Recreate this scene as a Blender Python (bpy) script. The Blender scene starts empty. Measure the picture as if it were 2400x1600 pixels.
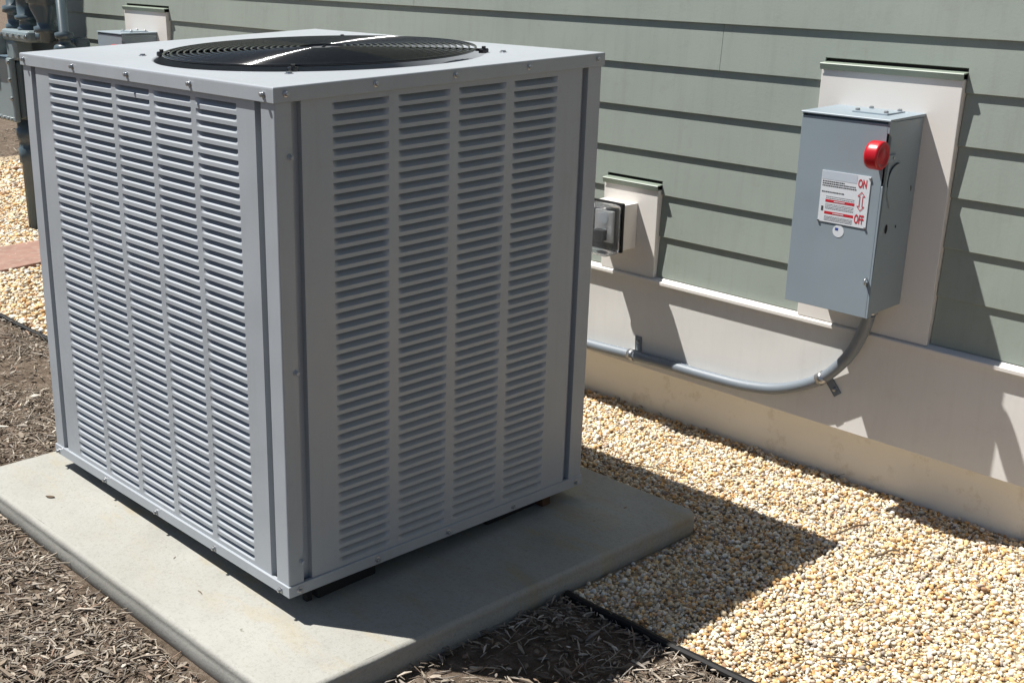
import bpy, bmesh, math, random
import numpy as np
from mathutils import Vector, Matrix

random.seed(7)
RNG = np.random.default_rng(11)
SC = bpy.context.scene
COL = SC.collection
PI = math.pi

# ------------------------------------------------------------------ camera, world, sun, exposure
cam_data = bpy.data.cameras.new('camera')
cam_data.sensor_width = 36.0
cam_data.lens = 36.0 * 2690.977 / 2400.0
cam_data.clip_start = 0.05
cam_data.clip_end = 400.0
cam = bpy.data.objects.new('camera', cam_data)
COL.objects.link(cam)
RT = Vector((0.7083174, 0.70558058, 0.02103604))
UP = Vector((-0.23254719, 0.20510486, 0.95071226))
FW = Vector((-0.66648951, 0.6782979, -0.30936012))
CAM = Vector((1.66977583, -1.11170687, 1.18684299))
cam.matrix_world = Matrix(((RT.x, UP.x, -FW.x, CAM.x), (RT.y, UP.y, -FW.y, CAM.y),
                           (RT.z, UP.z, -FW.z, CAM.z), (0, 0, 0, 1)))
SC.camera = cam

SUN_TRAVEL = Vector((0.47, 0.30, -1.0)).normalized()
world = bpy.data.worlds.new('World')
SC.world = world
world.use_nodes = True
wn = world.node_tree
bg = wn.nodes['Background']
sky = wn.nodes.new('ShaderNodeTexSky')
sky.sky_type = 'NISHITA'
sky.sun_disc = False
sky.sun_elevation = math.asin(-SUN_TRAVEL.z)
sky.sun_rotation = math.atan2(-SUN_TRAVEL.x, -SUN_TRAVEL.y)
sky.air_density = 0.75
sky.dust_density = 0.6
sky.ozone_density = 0.6
wn.links.new(sky.outputs[0], bg.inputs[0])
bg.inputs[1].default_value = 0.05

sun_data = bpy.data.lights.new('sun', 'SUN')
sun_data.energy = 5.0
sun_data.angle = math.radians(0.53)
sun_data.color = (1.0, 0.972, 0.925)
sun = bpy.data.objects.new('sun', sun_data)
COL.objects.link(sun)
sun.rotation_euler = SUN_TRAVEL.to_track_quat('-Z', 'Y').to_euler()
sun.location = (-2, -2, 6)

SC.view_settings.view_transform = 'Standard'
SC.view_settings.look = 'None'
SC.view_settings.gamma = 1.0
SC.view_settings.use_curve_mapping = False
SC.view_settings.exposure = 0.74
SC.cycles.use_denoising = True
SC.cycles.max_bounces = 8
SC.cycles.diffuse_bounces = 5

# ------------------------------------------------------------------ materials
def srgb(r, g, b):
    f = lambda c: ((c / 255 + 0.055) / 1.055) ** 2.4 if c > 10 else c / 255 / 12.92
    return (f(r), f(g), f(b), 1)

def new_mat(name):
    m = bpy.data.materials.new(name)
    m.use_nodes = True
    nt = m.node_tree
    return m, nt, nt.nodes['Principled BSDF']

def nd(nt, t, **kw):
    n = nt.nodes.new(t)
    for k, v in kw.items():
        if k in n.inputs:
            n.inputs[k].default_value = v
        else:
            setattr(n, k, v)
    return n

def coords(nt, scale=(1, 1, 1), kind='Object'):
    tc = nd(nt, 'ShaderNodeTexCoord')
    mp = nd(nt, 'ShaderNodeMapping')
    mp.inputs['Scale'].default_value = scale
    nt.links.new(tc.outputs[kind], mp.inputs['Vector'])
    return mp.outputs[0]

def noise(nt, vec, scale, detail=4, rough=0.55):
    n = nd(nt, 'ShaderNodeTexNoise', Scale=scale, Detail=detail, Roughness=rough)
    nt.links.new(vec, n.inputs['Vector'])
    return n.outputs['Fac']

def ramp(nt, fac, stops):
    r = nd(nt, 'ShaderNodeValToRGB')
    el = r.color_ramp.elements
    while len(el) < len(stops):
        el.new(0.5)
    for e, (p, c) in zip(el, stops):
        e.position = p
        e.color = c if len(c) == 4 else (*c, 1)
    nt.links.new(fac, r.inputs[0])
    return r.outputs[0]

def mix(nt, fac, a, b, mode='MIX'):
    n = nd(nt, 'ShaderNodeMix', data_type='RGBA', blend_type=mode)
    for sock, v in ((n.inputs[0], fac), (n.inputs[6], a), (n.inputs[7], b)):
        if hasattr(v, 'is_linked') or hasattr(v, 'links'):
            nt.links.new(v, sock)
        else:
            sock.default_value = v
    return n.outputs[2]

def bump(nt, bsdf, h, strength, dist=0.002):
    b = nd(nt, 'ShaderNodeBump', Strength=strength, Distance=dist)
    nt.links.new(h, b.inputs['Height'])
    nt.links.new(b.outputs[0], bsdf.inputs['Normal'])

def painted(name, col, rough=0.45, spec=0.5, var=0.06, bumps=0.15, bscale=350, vscale=6.0, dirt=None):
    m, nt, p = new_mat(name)
    v = coords(nt)
    n1 = noise(nt, v, vscale, 5)
    lo = tuple(c * (1 - var) for c in col[:3]) + (1,)
    hi = tuple(min(1, c * (1 + var)) for c in col[:3]) + (1,)
    c = ramp(nt, n1, [(0.3, lo), (0.7, hi)])
    if dirt:
        n3 = noise(nt, v, dirt[1], 6, 0.7)
        f = ramp(nt, n3, [(dirt[2], (0, 0, 0, 1)), (dirt[3], (1, 1, 1, 1))])
        c = mix(nt, f, c, dirt[0])
    nt.links.new(c, p.inputs['Base Color'])
    p.inputs['Roughness'].default_value = rough
    p.inputs['Specular IOR Level'].default_value = spec
    if bumps:
        bump(nt, p, noise(nt, v, bscale, 2), bumps, 0.0006)
    return m

M = {}
M['ac'] = painted('ac_grey_paint', (0.322, 0.348, 0.372, 1), 0.42, 0.45, 0.035, 0.10, 500, 3.0)
def weather(mat, tone, amt):
    nt = mat.node_tree; p = nt.nodes['Principled BSDF']
    src = p.inputs['Base Color'].links[0].from_socket
    st = ramp(nt, noise(nt, coords(nt, (14, 14, 0.9)), 3.0, 6, 0.65), [(0.50, (0, 0, 0, 1)), (0.78, (amt, amt, amt, 1))])
    bl = ramp(nt, noise(nt, coords(nt), 22, 6, 0.7), [(0.56, (0, 0, 0, 1)), (0.76, (amt, amt, amt, 1))])
    c = mix(nt, st, src, tone); c = mix(nt, bl, c, tone)
    nt.links.new(c, p.inputs['Base Color'])
    rr = nd(nt, 'ShaderNodeMapRange'); rr.inputs[3].default_value = p.inputs['Roughness'].default_value; rr.inputs[4].default_value = 0.75
    nt.links.new(bl, rr.inputs[0]); nt.links.new(rr.outputs[0], p.inputs['Roughness'])
def wavy(mat, scale, dist):
    nt = mat.node_tree; p = nt.nodes['Principled BSDF']
    b0 = p.inputs['Normal'].links[0].from_node
    b = nd(nt, 'ShaderNodeBump', Strength=1.0, Distance=dist)
    nt.links.new(noise(nt, coords(nt), scale, 1), b.inputs['Height'])
    nt.links.new(b.outputs[0], b0.inputs['Normal'])
wavy(M['ac'], 5.0, 0.006)
weather(M['ac'], (0.27, 0.268, 0.255, 1), 0.26)
M['ac_dark'] = painted('ac_inside', (0.045, 0.047, 0.05, 1), 0.6, 0.3, 0.1, 0)
M['guard'] = painted('black_wire_coating', (0.008, 0.009, 0.010, 1), 0.10, 0.5, 0.1, 0)
M['black'] = painted('black_plastic', (0.010, 0.010, 0.010, 1), 0.65, 0.25, 0.2, 0.2, 200)
M['zinc'] = painted('zinc_steel', (0.38, 0.39, 0.40, 1), 0.3, 0.5, 0.08, 0)
for k_ in ('zinc',):
    M[k_].node_tree.nodes['Principled BSDF'].inputs['Metallic'].default_value = 0.9
M['siding'] = painted('sage_siding', (0.268, 0.302, 0.266, 1), 0.62, 0.3, 0.04, 0.35, 160, 2.0)
M['trim'] = painted('cream_trim', (0.680, 0.652, 0.612, 1), 0.55, 0.35, 0.03, 0.15, 120, 2.0)
M['skirt'] = painted('beige_skirt', (0.648, 0.636, 0.608, 1), 0.6, 0.3, 0.035, 0.2, 120, 2.0)
M['found'] = painted('parged_foundation', (0.80, 0.77, 0.69, 1), 0.85, 0.2, 0.05, 0.5, 90, 3.0, ((0.55, 0.48, 0.38, 1), 14, 0.56, 0.80))
M['wrap'] = painted('wall_sheathing', (0.05, 0.045, 0.04, 1), 0.9, 0.1, 0.1, 0)
M['flash'] = painted('green_flashing', (0.22, 0.26, 0.21, 1), 0.4, 0.5, 0.05, 0)
M['switch'] = painted('switch_grey_enamel', (0.235, 0.285, 0.320, 1), 0.42, 0.5, 0.03, 0.12, 420, 3.0)
weather(M['siding'], (0.215, 0.225, 0.195, 1), 0.35)
weather(M['skirt'], (0.47, 0.44, 0.395, 1), 0.16)
wavy(M['siding'], 3.5, 0.006)
wavy(M['skirt'], 4.0, 0.006)
wavy(M['switch'], 7.0, 0.002)
weather(M['switch'], (0.26, 0.28, 0.28, 1), 0.35)
M['conduit'] = painted('grey_conduit', (0.16, 0.185, 0.21, 1), 0.48, 0.5, 0.05, 0.05, 60)
M['red'] = painted('red_plastic', (0.42, 0.004, 0.012, 1), 0.34, 0.5, 0.05, 0)
M['label'] = painted('white_print_plate', (0.62, 0.65, 0.68, 1), 0.35, 0.5, 0.02, 0)
M['header'] = painted('pale_header_print', (0.46, 0.51, 0.57, 1), 0.35, 0.5, 0.05, 0)
M['redprint'] = painted('red_print', (0.48, 0.02, 0.03, 1), 0.5, 0.3, 0.04, 0)
M['ink'] = painted('black_print', (0.06, 0.06, 0.065, 1), 0.5, 0.3, 0.04, 0)
M['blueprint'] = painted('blue_print', (0.03, 0.06, 0.28, 1), 0.5, 0.3, 0.04, 0)
M['gas'] = painted('gas_meter_paint', (0.19, 0.235, 0.245, 1), 0.35, 0.5, 0.06, 0.1, 200)
M['gas_dark'] = painted('gas_pipe_paint', (0.070, 0.098, 0.112, 1), 0.24, 0.5, 0.1, 0.1, 150)
M['brass'] = painted('bright_fitting', (0.35, 0.37, 0.36, 1), 0.25, 0.5, 0.1, 0)
M['brass'].node_tree.nodes['Principled BSDF'].inputs['Metallic'].default_value = 0.7
M['rubber'] = painted('dark_rubber', (0.02, 0.02, 0.02, 1), 0.8, 0.2, 0.2, 0)
M['wood'] = painted('brown_wood_shim', (0.10, 0.055, 0.03, 1), 0.8, 0.2, 0.2, 0.3, 80)
M['alu'] = painted('coil_fins', (0.10, 0.105, 0.11, 1), 0.5, 0.4, 0.1, 0)
M['brick'] = painted('terracotta_slab', (0.27, 0.165, 0.13, 1), 0.9, 0.15, 0.15, 0.5, 70, 8.0,
                     ((0.33, 0.26, 0.21, 1), 30, 0.5, 0.75))
M['leaf'] = painted('dry_leaf', (0.28, 0.10, 0.035, 1), 0.7, 0.2, 0.2, 0)
M['twig'] = painted('twig_bark', (0.13, 0.095, 0.065, 1), 0.85, 0.2, 0.2, 0)
M['green'] = painted('weed_leaf', (0.09, 0.14, 0.03, 1), 0.6, 0.3, 0.2, 0)

def make_clear():
    m, nt, p = new_mat('clear_plastic')
    p.inputs['Base Color'].default_value = (0.80, 0.82, 0.84, 1)
    p.inputs['Roughness'].default_value = 0.12
    p.inputs['IOR'].default_value = 1.25
    p.inputs['Transmission Weight'].default_value = 0.95
    return m
M['clear'] = make_clear()

def make_concrete():
    m, nt, p = new_mat('broom_concrete')
    v = coords(nt)
    big = noise(nt, v, 3.2, 5, 0.6)
    fine = noise(nt, v, 140, 4, 0.7)
    base = ramp(nt, big, [(0.30, (0.292, 0.286, 0.254, 1)), (0.55, (0.330, 0.326, 0.296, 1)), (0.75, (0.365, 0.360, 0.325, 1))])
    sp = ramp(nt, fine, [(0.36, (0.70, 0.69, 0.67, 1)), (0.50, (1, 1, 1, 1))])
    c = mix(nt, 0.40, base, sp, 'MULTIPLY')
    # ochre rust wash along the drip line of the cabinet, with its own blotchy outline
    rv = coords(nt, (1.7, 6.0, 1))
    st = ramp(nt, noise(nt, rv, 2.1, 6, 0.65), [(0.50, (0, 0, 0, 1)), (0.70, (1, 1, 1, 1))])
    tc = nd(nt, 'ShaderNodeTexCoord')
    sx = nd(nt, 'ShaderNodeSeparateXYZ')
    nt.links.new(tc.outputs['Object'], sx.inputs[0])
    mr = nd(nt, 'ShaderNodeMapRange')
    mr.inputs[1].default_value = -0.16; mr.inputs[2].default_value = 0.0
    nt.links.new(sx.outputs['Y'], mr.inputs[0])
    mm = nd(nt, 'ShaderNodeMath', operation='MULTIPLY')
    nt.links.new(st, mm.inputs[0]); nt.links.new(mr.outputs[0], mm.inputs[1])
    m2 = nd(nt, 'ShaderNodeMath', operation='MULTIPLY'); m2.inputs[1].default_value = 0.46
    nt.links.new(mm.outputs[0], m2.inputs[0])
    c = mix(nt, m2.outputs[0], c, (0.34, 0.255, 0.10, 1))
    # grey weathering
    gv = ramp(nt, noise(nt, v, 9.0, 6, 0.7), [(0.52, (0, 0, 0, 1)), (0.72, (0.5, 0.5, 0.5, 1))])
    c = mix(nt, gv, c, (0.25, 0.245, 0.225, 1))
    pits = ramp(nt, noise(nt, v, 60, 3, 0.6), [(0.25, (0.62, 0.61, 0.58, 1)), (0.30, (1, 1, 1, 1))])
    c = mix(nt, 1.0, c, pits, 'MULTIPLY')
    nt.links.new(c, p.inputs['Base Color'])
    p.inputs['Roughness'].default_value = 0.9
    p.inputs['Specular IOR Level'].default_value = 0.2
    bump(nt, p, noise(nt, v, 170, 4, 0.7), 0.5, 0.0015)
    return m
M['concrete'] = make_concrete()

def make_ground(name, stops, scale, bstr):
    m, nt, p = new_mat(name)
    v = coords(nt)
    c = ramp(nt, noise(nt, v, scale, 8, 0.7), stops)
    nt.links.new(c, p.inputs['Base Color'])
    p.inputs['Roughness'].default_value = 0.95
    p.inputs['Specular IOR Level'].default_value = 0.1
    bump(nt, p, noise(nt, v, scale * 3, 8, 0.75), bstr, 0.01)
    return m
M['soil'] = make_ground('mulch_soil', [(0.3, (0.07, 0.052, 0.037, 1)), (0.5, (0.14, 0.108, 0.080, 1)), (0.68, (0.24, 0.19, 0.15, 1))], 34, 1.0)
M['gravelbase'] = make_ground('gravel_fines', [(0.3, (0.30, 0.225, 0.14, 1)), (0.5, (0.46, 0.37, 0.25, 1)), (0.7, (0.56, 0.48, 0.36, 1))], 70, 1.0)

def make_attr(name, rough):
    m, nt, p = new_mat(name)
    a = nd(nt, 'ShaderNodeAttribute', attribute_name='tint')
    v = coords(nt)
    s = ramp(nt, noise(nt, v, 260, 3, 0.6), [(0.3, (0.78, 0.76, 0.73, 1)), (0.6, (1, 1, 1, 1))])
    nt.links.new(mix(nt, 1.0, a.outputs['Color'], s, 'MULTIPLY'), p.inputs['Base Color'])
    p.inputs['Roughness'].default_value = rough
    p.inputs['Specular IOR Level'].default_value = 0.25
    return m
M['stones'] = make_attr('pea_gravel', 0.75)
M['chips'] = make_attr('wood_mulch', 0.85)

# ------------------------------------------------------------------ mesh helpers
ORIGIN = {}

def tag(o, label=None, cat=None, group=None, kind=None):
    for k, v in (('label', label), ('category', cat), ('group', group), ('kind', kind)):
        if v:
            o[k] = v
    return o

def thing(name, loc, label, cat, group=None):
    o = bpy.data.objects.new(name, None)
    COL.objects.link(o)
    o.location = loc
    o.empty_display_size = 0.1
    ORIGIN[o.name] = Vector(loc)
    return tag(o, label, cat, group)

def base_of(parent):
    return ORIGIN.get(parent.name, Vector((0, 0, 0))) if parent else Vector((0, 0, 0))

def mk(name, verts, faces, mat, parent=None, smooth=False):
    """one mesh object from world-space vertices; as a child it is stored relative to its thing"""
    b = base_of(parent)
    me = bpy.data.meshes.new(name)
    me.from_pydata([(v[0] - b.x, v[1] - b.y, v[2] - b.z) for v in verts], [], faces)
    me.materials.append(mat)
    if smooth:
        me.polygons.foreach_set('use_smooth', [True] * len(me.polygons))
    me.update()
    o = bpy.data.objects.new(name, me)
    COL.objects.link(o)
    if parent:
        o.parent = parent
        ORIGIN[o.name] = b
    return o

def mkb(name, bm, mat, parent=None, smooth=False):
    bm.verts.ensure_lookup_table()
    bmesh.ops.recalc_face_normals(bm, faces=bm.faces[:])
    bm.verts.index_update()
    v = [tuple(x.co) for x in bm.verts]
    f = [[l.index for l in fc.verts] for fc in bm.faces]
    bm.free()
    return mk(name, v, f, mat, parent, smooth)

def rbox_bm(x0, x1, y0, y1, z0, z1, bev=0.0, seg=2, bm=None):
    t = bmesh.new()
    r = bmesh.ops.create_cube(t, size=1)
    for v in t.verts:
        v.co = Vector(((x0 + x1) / 2 + v.co.x * (x1 - x0), (y0 + y1) / 2 + v.co.y * (y1 - y0), (z0 + z1) / 2 + v.co.z * (z1 - z0)))
    if bev:
        bmesh.ops.bevel(t, geom=t.edges[:], offset=bev, segments=seg, affect='EDGES', profile=0.5)
    if bm is None:
        return t
    me = bpy.data.meshes.new('tmp'); t.to_mesh(me); t.free(); bm.from_mesh(me); bpy.data.meshes.remove(me)
    return bm

def box(name, x0, x1, y0, y1, z0, z1, mat, parent=None, bev=0.0, seg=2):
    return mkb(name, rbox_bm(x0, x1, y0, y1, z0, z1, bev, seg), mat, parent)

def extrude_profile(name, prof, x0, x1, mat, parent=None):
    """closed (y, z) profile swept along X"""
    n = len(prof)
    v = [(x0, y, z) for y, z in prof] + [(x1, y, z) for y, z in prof]
    f = [[i, (i + 1) % n, n + (i + 1) % n, n + i] for i in range(n)] + [list(range(n))[::-1], list(range(n, 2 * n))]
    bm = bmesh.new()
    vs = [bm.verts.new(p) for p in v]
    for q in f:
        bm.faces.new([vs[i] for i in q])
    return mkb(name, bm, mat, parent)

def frame_of(d):
    d = d.normalized()
    a = Vector((0, 0, 1)) if abs(d.z) < 0.9 else Vector((1, 0, 0))
    u = d.cross(a).normalized()
    return u, d.cross(u).normalized()

def tube_data(pts, r, seg=12, closed=False, cap=True):
    pts = [Vector(p) for p in pts]
    n = len(pts)
    V, F = [], []
    u = None
    for i, p in enumerate(pts):
        if closed:
            d = pts[(i + 1) % n] - pts[i - 1]
        else:
            d = pts[min(i + 1, n - 1)] - pts[max(i - 1, 0)]
        d.normalize()
        if u is None:
            u, w = frame_of(d)
        else:
            u = (u - d * u.dot(d)).normalized(); w = d.cross(u).normalized()
        rr = r[i] if hasattr(r, '__len__') else r
        for k in range(seg):
            a = 2 * PI * k / seg
            V.append(tuple(p + u * (rr * math.cos(a)) + w * (rr * math.sin(a))))
    m = n if closed else n - 1
    for i in range(m):
        j = (i + 1) % n
        for k in range(seg):
            l = (k + 1) % seg
            F.append([i * seg + k, i * seg + l, j * seg + l, j * seg + k])
    if cap and not closed:
        F.append(list(range(seg))[::-1]); F.append([(n - 1) * seg + k for k in range(seg)])
    return V, F

def tube(name, pts, r, mat, parent=None, seg=12, closed=False):
    V, F = tube_data(pts, r, seg, closed)
    return mk(name, V, F, mat, parent, True)

def lathe_data(c, axis, prof, seg=24):
    """prof: list of (radius, distance along axis)"""
    c = Vector(c); axis = Vector(axis).normalized(); u, w = frame_of(axis)
    V, F = [], []
    for r, h in prof:
        for k in range(seg):
            a = 2 * PI * k / seg
            V.append(tuple(c + axis * h + u * (max(r, 1e-5) * math.cos(a)) + w * (max(r, 1e-5) * math.sin(a))))
    for i in range(len(prof) - 1):
        for k in range(seg):
            l = (k + 1) % seg
            F.append([i * seg + k, i * seg + l, (i + 1) * seg + l, (i + 1) * seg + k])
    F.append(list(range(seg))[::-1]); F.append([(len(prof) - 1) * seg + k for k in range(seg)])
    return V, F

def lathe(name, c, axis, prof, mat, parent=None, seg=24, smooth=False):
    bm = bmesh.new()
    V, F = lathe_data(c, axis, prof, seg)
    vs = [bm.verts.new(p) for p in V]
    for q in F:
        bm.faces.new([vs[i] for i in q])
    o = mkb(name, bm, mat, parent, False)
    if smooth:
        for p in o.data.polygons:
            p.use_smooth = len(p.vertices) == 4
    return o

def smooth_path(pts, n=10):
    P = [Vector(p) for p in pts]
    out = []
    for i in range(len(P) - 1):
        p0, p1, p2, p3 = P[max(i - 1, 0)], P[i], P[i + 1], P[min(i + 2, len(P) - 1)]
        for k in range(n):
            t = k / n
            out.append(0.5 * ((2 * p1) + (p2 - p0) * t + (2 * p0 - 5 * p1 + 4 * p2 - p3) * t * t + (3 * p1 - p0 - 3 * p2 + p3) * t ** 3))
    out.append(P[-1])
    return out

def copy_tree(o, parent=None):
    c = o.copy(); COL.objects.link(c); c.parent = parent
    ORIGIN[c.name] = ORIGIN.get(o.name, Vector((0, 0, 0)))
    for ch in o.children:
        copy_tree(ch, c)
    return c

def text_mesh(s, bold=0.0):
    cu = bpy.data.curves.new('txt', 'FONT')
    cu.body = s; cu.size = 1.0; cu.offset = bold; cu.resolution_u = 3
    t = bpy.data.objects.new('txt', cu)
    COL.objects.link(t)
    dg = bpy.context.evaluated_depsgraph_get()
    me = bpy.data.meshes.new_from_object(t.evaluated_get(dg))
    V = np.array([v.co[:] for v in me.vertices]); F = [list(p.vertices) for p in me.polygons]
    bpy.data.objects.remove(t); bpy.data.curves.remove(cu); bpy.data.meshes.remove(me)
    return V, F

# ------------------------------------------------------------------ ground
GZ = -0.10
g = mk('ground', [(-60, -60, GZ), (60, -60, GZ), (60, 60, GZ), (-60, 60, GZ)], [[0, 1, 2, 3]], M['soil'])
tag(g, 'dark brown mulch soil around the concrete pad', 'ground', kind='structure')

def edge_y(x):
    return 0.536 + 0.0225 * (x - 0.28)

def gravel_sheet(x0, x1, n=24):
    V, F = [], []
    for i in range(n + 1):
        x = x0 + (x1 - x0) * i / n
        V += [(x, edge_y(x), GZ + 0.004), (x, 2.4 if x < -4.45 else 1.56, GZ + 0.004)]
        if i:
            F.append([2 * i - 2, 2 * i, 2 * i + 1, 2 * i - 1])
    return V, F
V, F = gravel_sheet(-6.2, 3.6, 60)
gb = mk('gravel_bed', V, F, M['gravelbase'])
tag(gb, 'sandy fines under the loose pea gravel by the house wall', 'gravel', kind='structure')

ICO = []
OCTV = np.array([[1, 0, 0], [0, 1, 0], [-1, 0, 0], [0, -1, 0], [0, 0, 1], [0, 0, -1]], float)
OCTF = np.array([[0, 1, 4], [1, 2, 4], [2, 3, 4], [3, 0, 4], [1, 0, 5], [2, 1, 5], [3, 2, 5], [0, 3, 5]])
def ico():
    bm = bmesh.new(); bmesh.ops.create_icosphere(bm, subdivisions=1, radius=1)
    v = np.array([x.co[:] for x in bm.verts]); f = np.array([[l.index for l in q.verts] for q in bm.faces]); bm.free()
    return v, f
ICOV, ICOF = ico()

def rot_mats(n, tilt):
    a = RNG.uniform(0, 2 * PI, n); b = RNG.normal(0, tilt, n); c = RNG.normal(0, tilt, n)
    ca, sa, cb, sb, cc, sc_ = np.cos(a), np.sin(a), np.cos(b), np.sin(b), np.cos(c), np.sin(c)
    Z = np.zeros((n, 3, 3)); Z[:, 0, 0] = ca; Z[:, 0, 1] = -sa; Z[:, 1, 0] = sa; Z[:, 1, 1] = ca; Z[:, 2, 2] = 1
    X = np.zeros((n, 3, 3)); X[:, 0, 0] = 1; X[:, 1, 1] = cb; X[:, 1, 2] = -sb; X[:, 2, 1] = sb; X[:, 2, 2] = cb
    Y = np.zeros((n, 3, 3)); Y[:, 1, 1] = 1; Y[:, 0, 0] = cc; Y[:, 0, 2] = sc_; Y[:, 2, 0] = -sc_; Y[:, 2, 2] = cc
    return Z @ X @ Y

def scatter(name, base_v, base_f, pos, scale, rots, tint, mat, smooth):
    n = len(pos)
    V = np.einsum('nij,nvj->nvi', rots, base_v if base_v.ndim == 3 else np.broadcast_to(base_v, (n,) + base_v.shape) * scale[:, None, :]) + pos[:, None, :]
    nv = V.shape[1]
    Fx = (base_f[None] + (np.arange(n) * nv)[:, None, None]).reshape(-1, base_f.shape[1])
    me = bpy.data.meshes.new(name)
    me.vertices.add(n * nv); me.vertices.foreach_set('co', V.reshape(-1).astype(np.float32))
    k = base_f.shape[1]
    me.loops.add(Fx.size); me.loops.foreach_set('vertex_index', Fx.reshape(-1).astype(np.int32))
    me.polygons.add(len(Fx)); me.polygons.foreach_set('loop_start', (np.arange(len(Fx)) * k).astype(np.int32))
    me.polygons.foreach_set('use_smooth', np.full(len(Fx), smooth))
    at = me.attributes.new('tint', 'FLOAT_COLOR', 'POINT')
    col = np.ones((n, nv, 4), np.float32); col[:, :, :3] = tint[:, None, :]
    at.data.foreach_set('color', col.reshape(-1))
    me.materials.append(mat)
    me.update(calc_edges=True); me.validate()
    o = bpy.data.objects.new(name, me); COL.objects.link(o)
    return o

def wob(x, y, s, seed):
    r = np.random.default_rng(seed); out = 0
    for i in range(7):
        a = r.uniform(0, 2 * PI); k = s * r.uniform(0.6, 2.2); out = out + np.sin((x * math.cos(a) + y * math.sin(a)) * k + r.uniform(0, 6.3)) / 7
    return out

PAD = [(-1.12, -0.190), (0.193, -0.166), (0.250, 0.985), (-1.125, 0.962)]
def in_pad(x, y, grow=0.0):
    t = (y + 0.17) / 1.15
    return (x > -1.125 - grow) & (x < 0.193 + 0.057 * t + grow) & (y > -0.19 - grow) & (y < 0.975 + grow)

def stones(zones, base_v, base_f, name):
    P, S, T = [], [], []
    pal = np.array([[0.70, 0.61, 0.46], [0.64, 0.53, 0.36], [0.76, 0.71, 0.61], [0.60, 0.38, 0.17], [0.66, 0.46, 0.24], [0.48, 0.43, 0.37],
                    [0.34, 0.30, 0.26], [0.52, 0.31, 0.14], [0.36, 0.22, 0.13], [0.80, 0.76, 0.69], [0.60, 0.47, 0.37]])
    w = np.array([0.19, 0.17, 0.13, 0.10, 0.12, 0.07, 0.04, 0.05, 0.03, 0.05, 0.05])
    for x0, x1, y0, y1, dens, size in zones:
        n = int((x1 - x0) * (y1 - y0) * dens)
        x = RNG.uniform(x0, x1, n); y = RNG.uniform(y0, y1, n)
        ok = (y > edge_y(x) + 0.008) & ~in_pad(x, y, 0.006) & ((y < 1.513) | (x < -4.46))
        ok &= ~((x > -3.59) & (x < -3.19) & (y < 1.10) & (RNG.uniform(0, 1, n) > 0.05))
        x, y = x[ok], y[ok]; n = len(x)
        s = size * np.clip(RNG.lognormal(0, 0.34, n), 0.45, 2.2)
        z = GZ + 0.004 + s * RNG.uniform(0.35, 1.45, n) + 0.004 * wob(x, y, 9, 3)
        P.append(np.stack([x, y, z], 1))
        S.append(np.stack([s * RNG.uniform(0.85, 1.35, n), s * RNG.uniform(0.7, 1.0, n), s * RNG.uniform(0.5, 0.85, n)], 1))
        T.append(pal[RNG.choice(len(pal), n, p=w)] * RNG.uniform(0.90, 1.22, (n, 1)))
    P, S, T = map(np.concatenate, (P, S, T))
    n = len(P)
    lump = 1 + RNG.normal(0, 0.10, (n, len(base_v), 1))
    BV = base_v[None] * lump * S[:, None, :]
    return scatter(name, BV, base_f, P, S, rot_mats(n, 0.5), np.clip(T, 0, 0.84), M['stones'], True)
gv = stones([(-0.75, 1.35, 0.5, 1.56, 38000, 0.0036)], ICOV, ICOF, 'gravel')
tag(gv, 'cream and orange pea gravel between the pad and the house wall', 'gravel', kind='stuff')
gv2 = stones([(1.35, 3.4, 0.5, 1.56, 4000, 0.0095), (-1.9, -0.75, 0.44, 1.56, 9000, 0.0068), (-5.9, -1.9, 0.44, 1.56, 14500, 0.0058), (-5.9, -4.46, 1.56, 2.2, 6000, 0.0080)], OCTV * 1.25, OCTF, 'gravel')
tag(gv2, 'pale pea gravel around the red stepping stone and gas pipe', 'gravel', kind='stuff')

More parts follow.
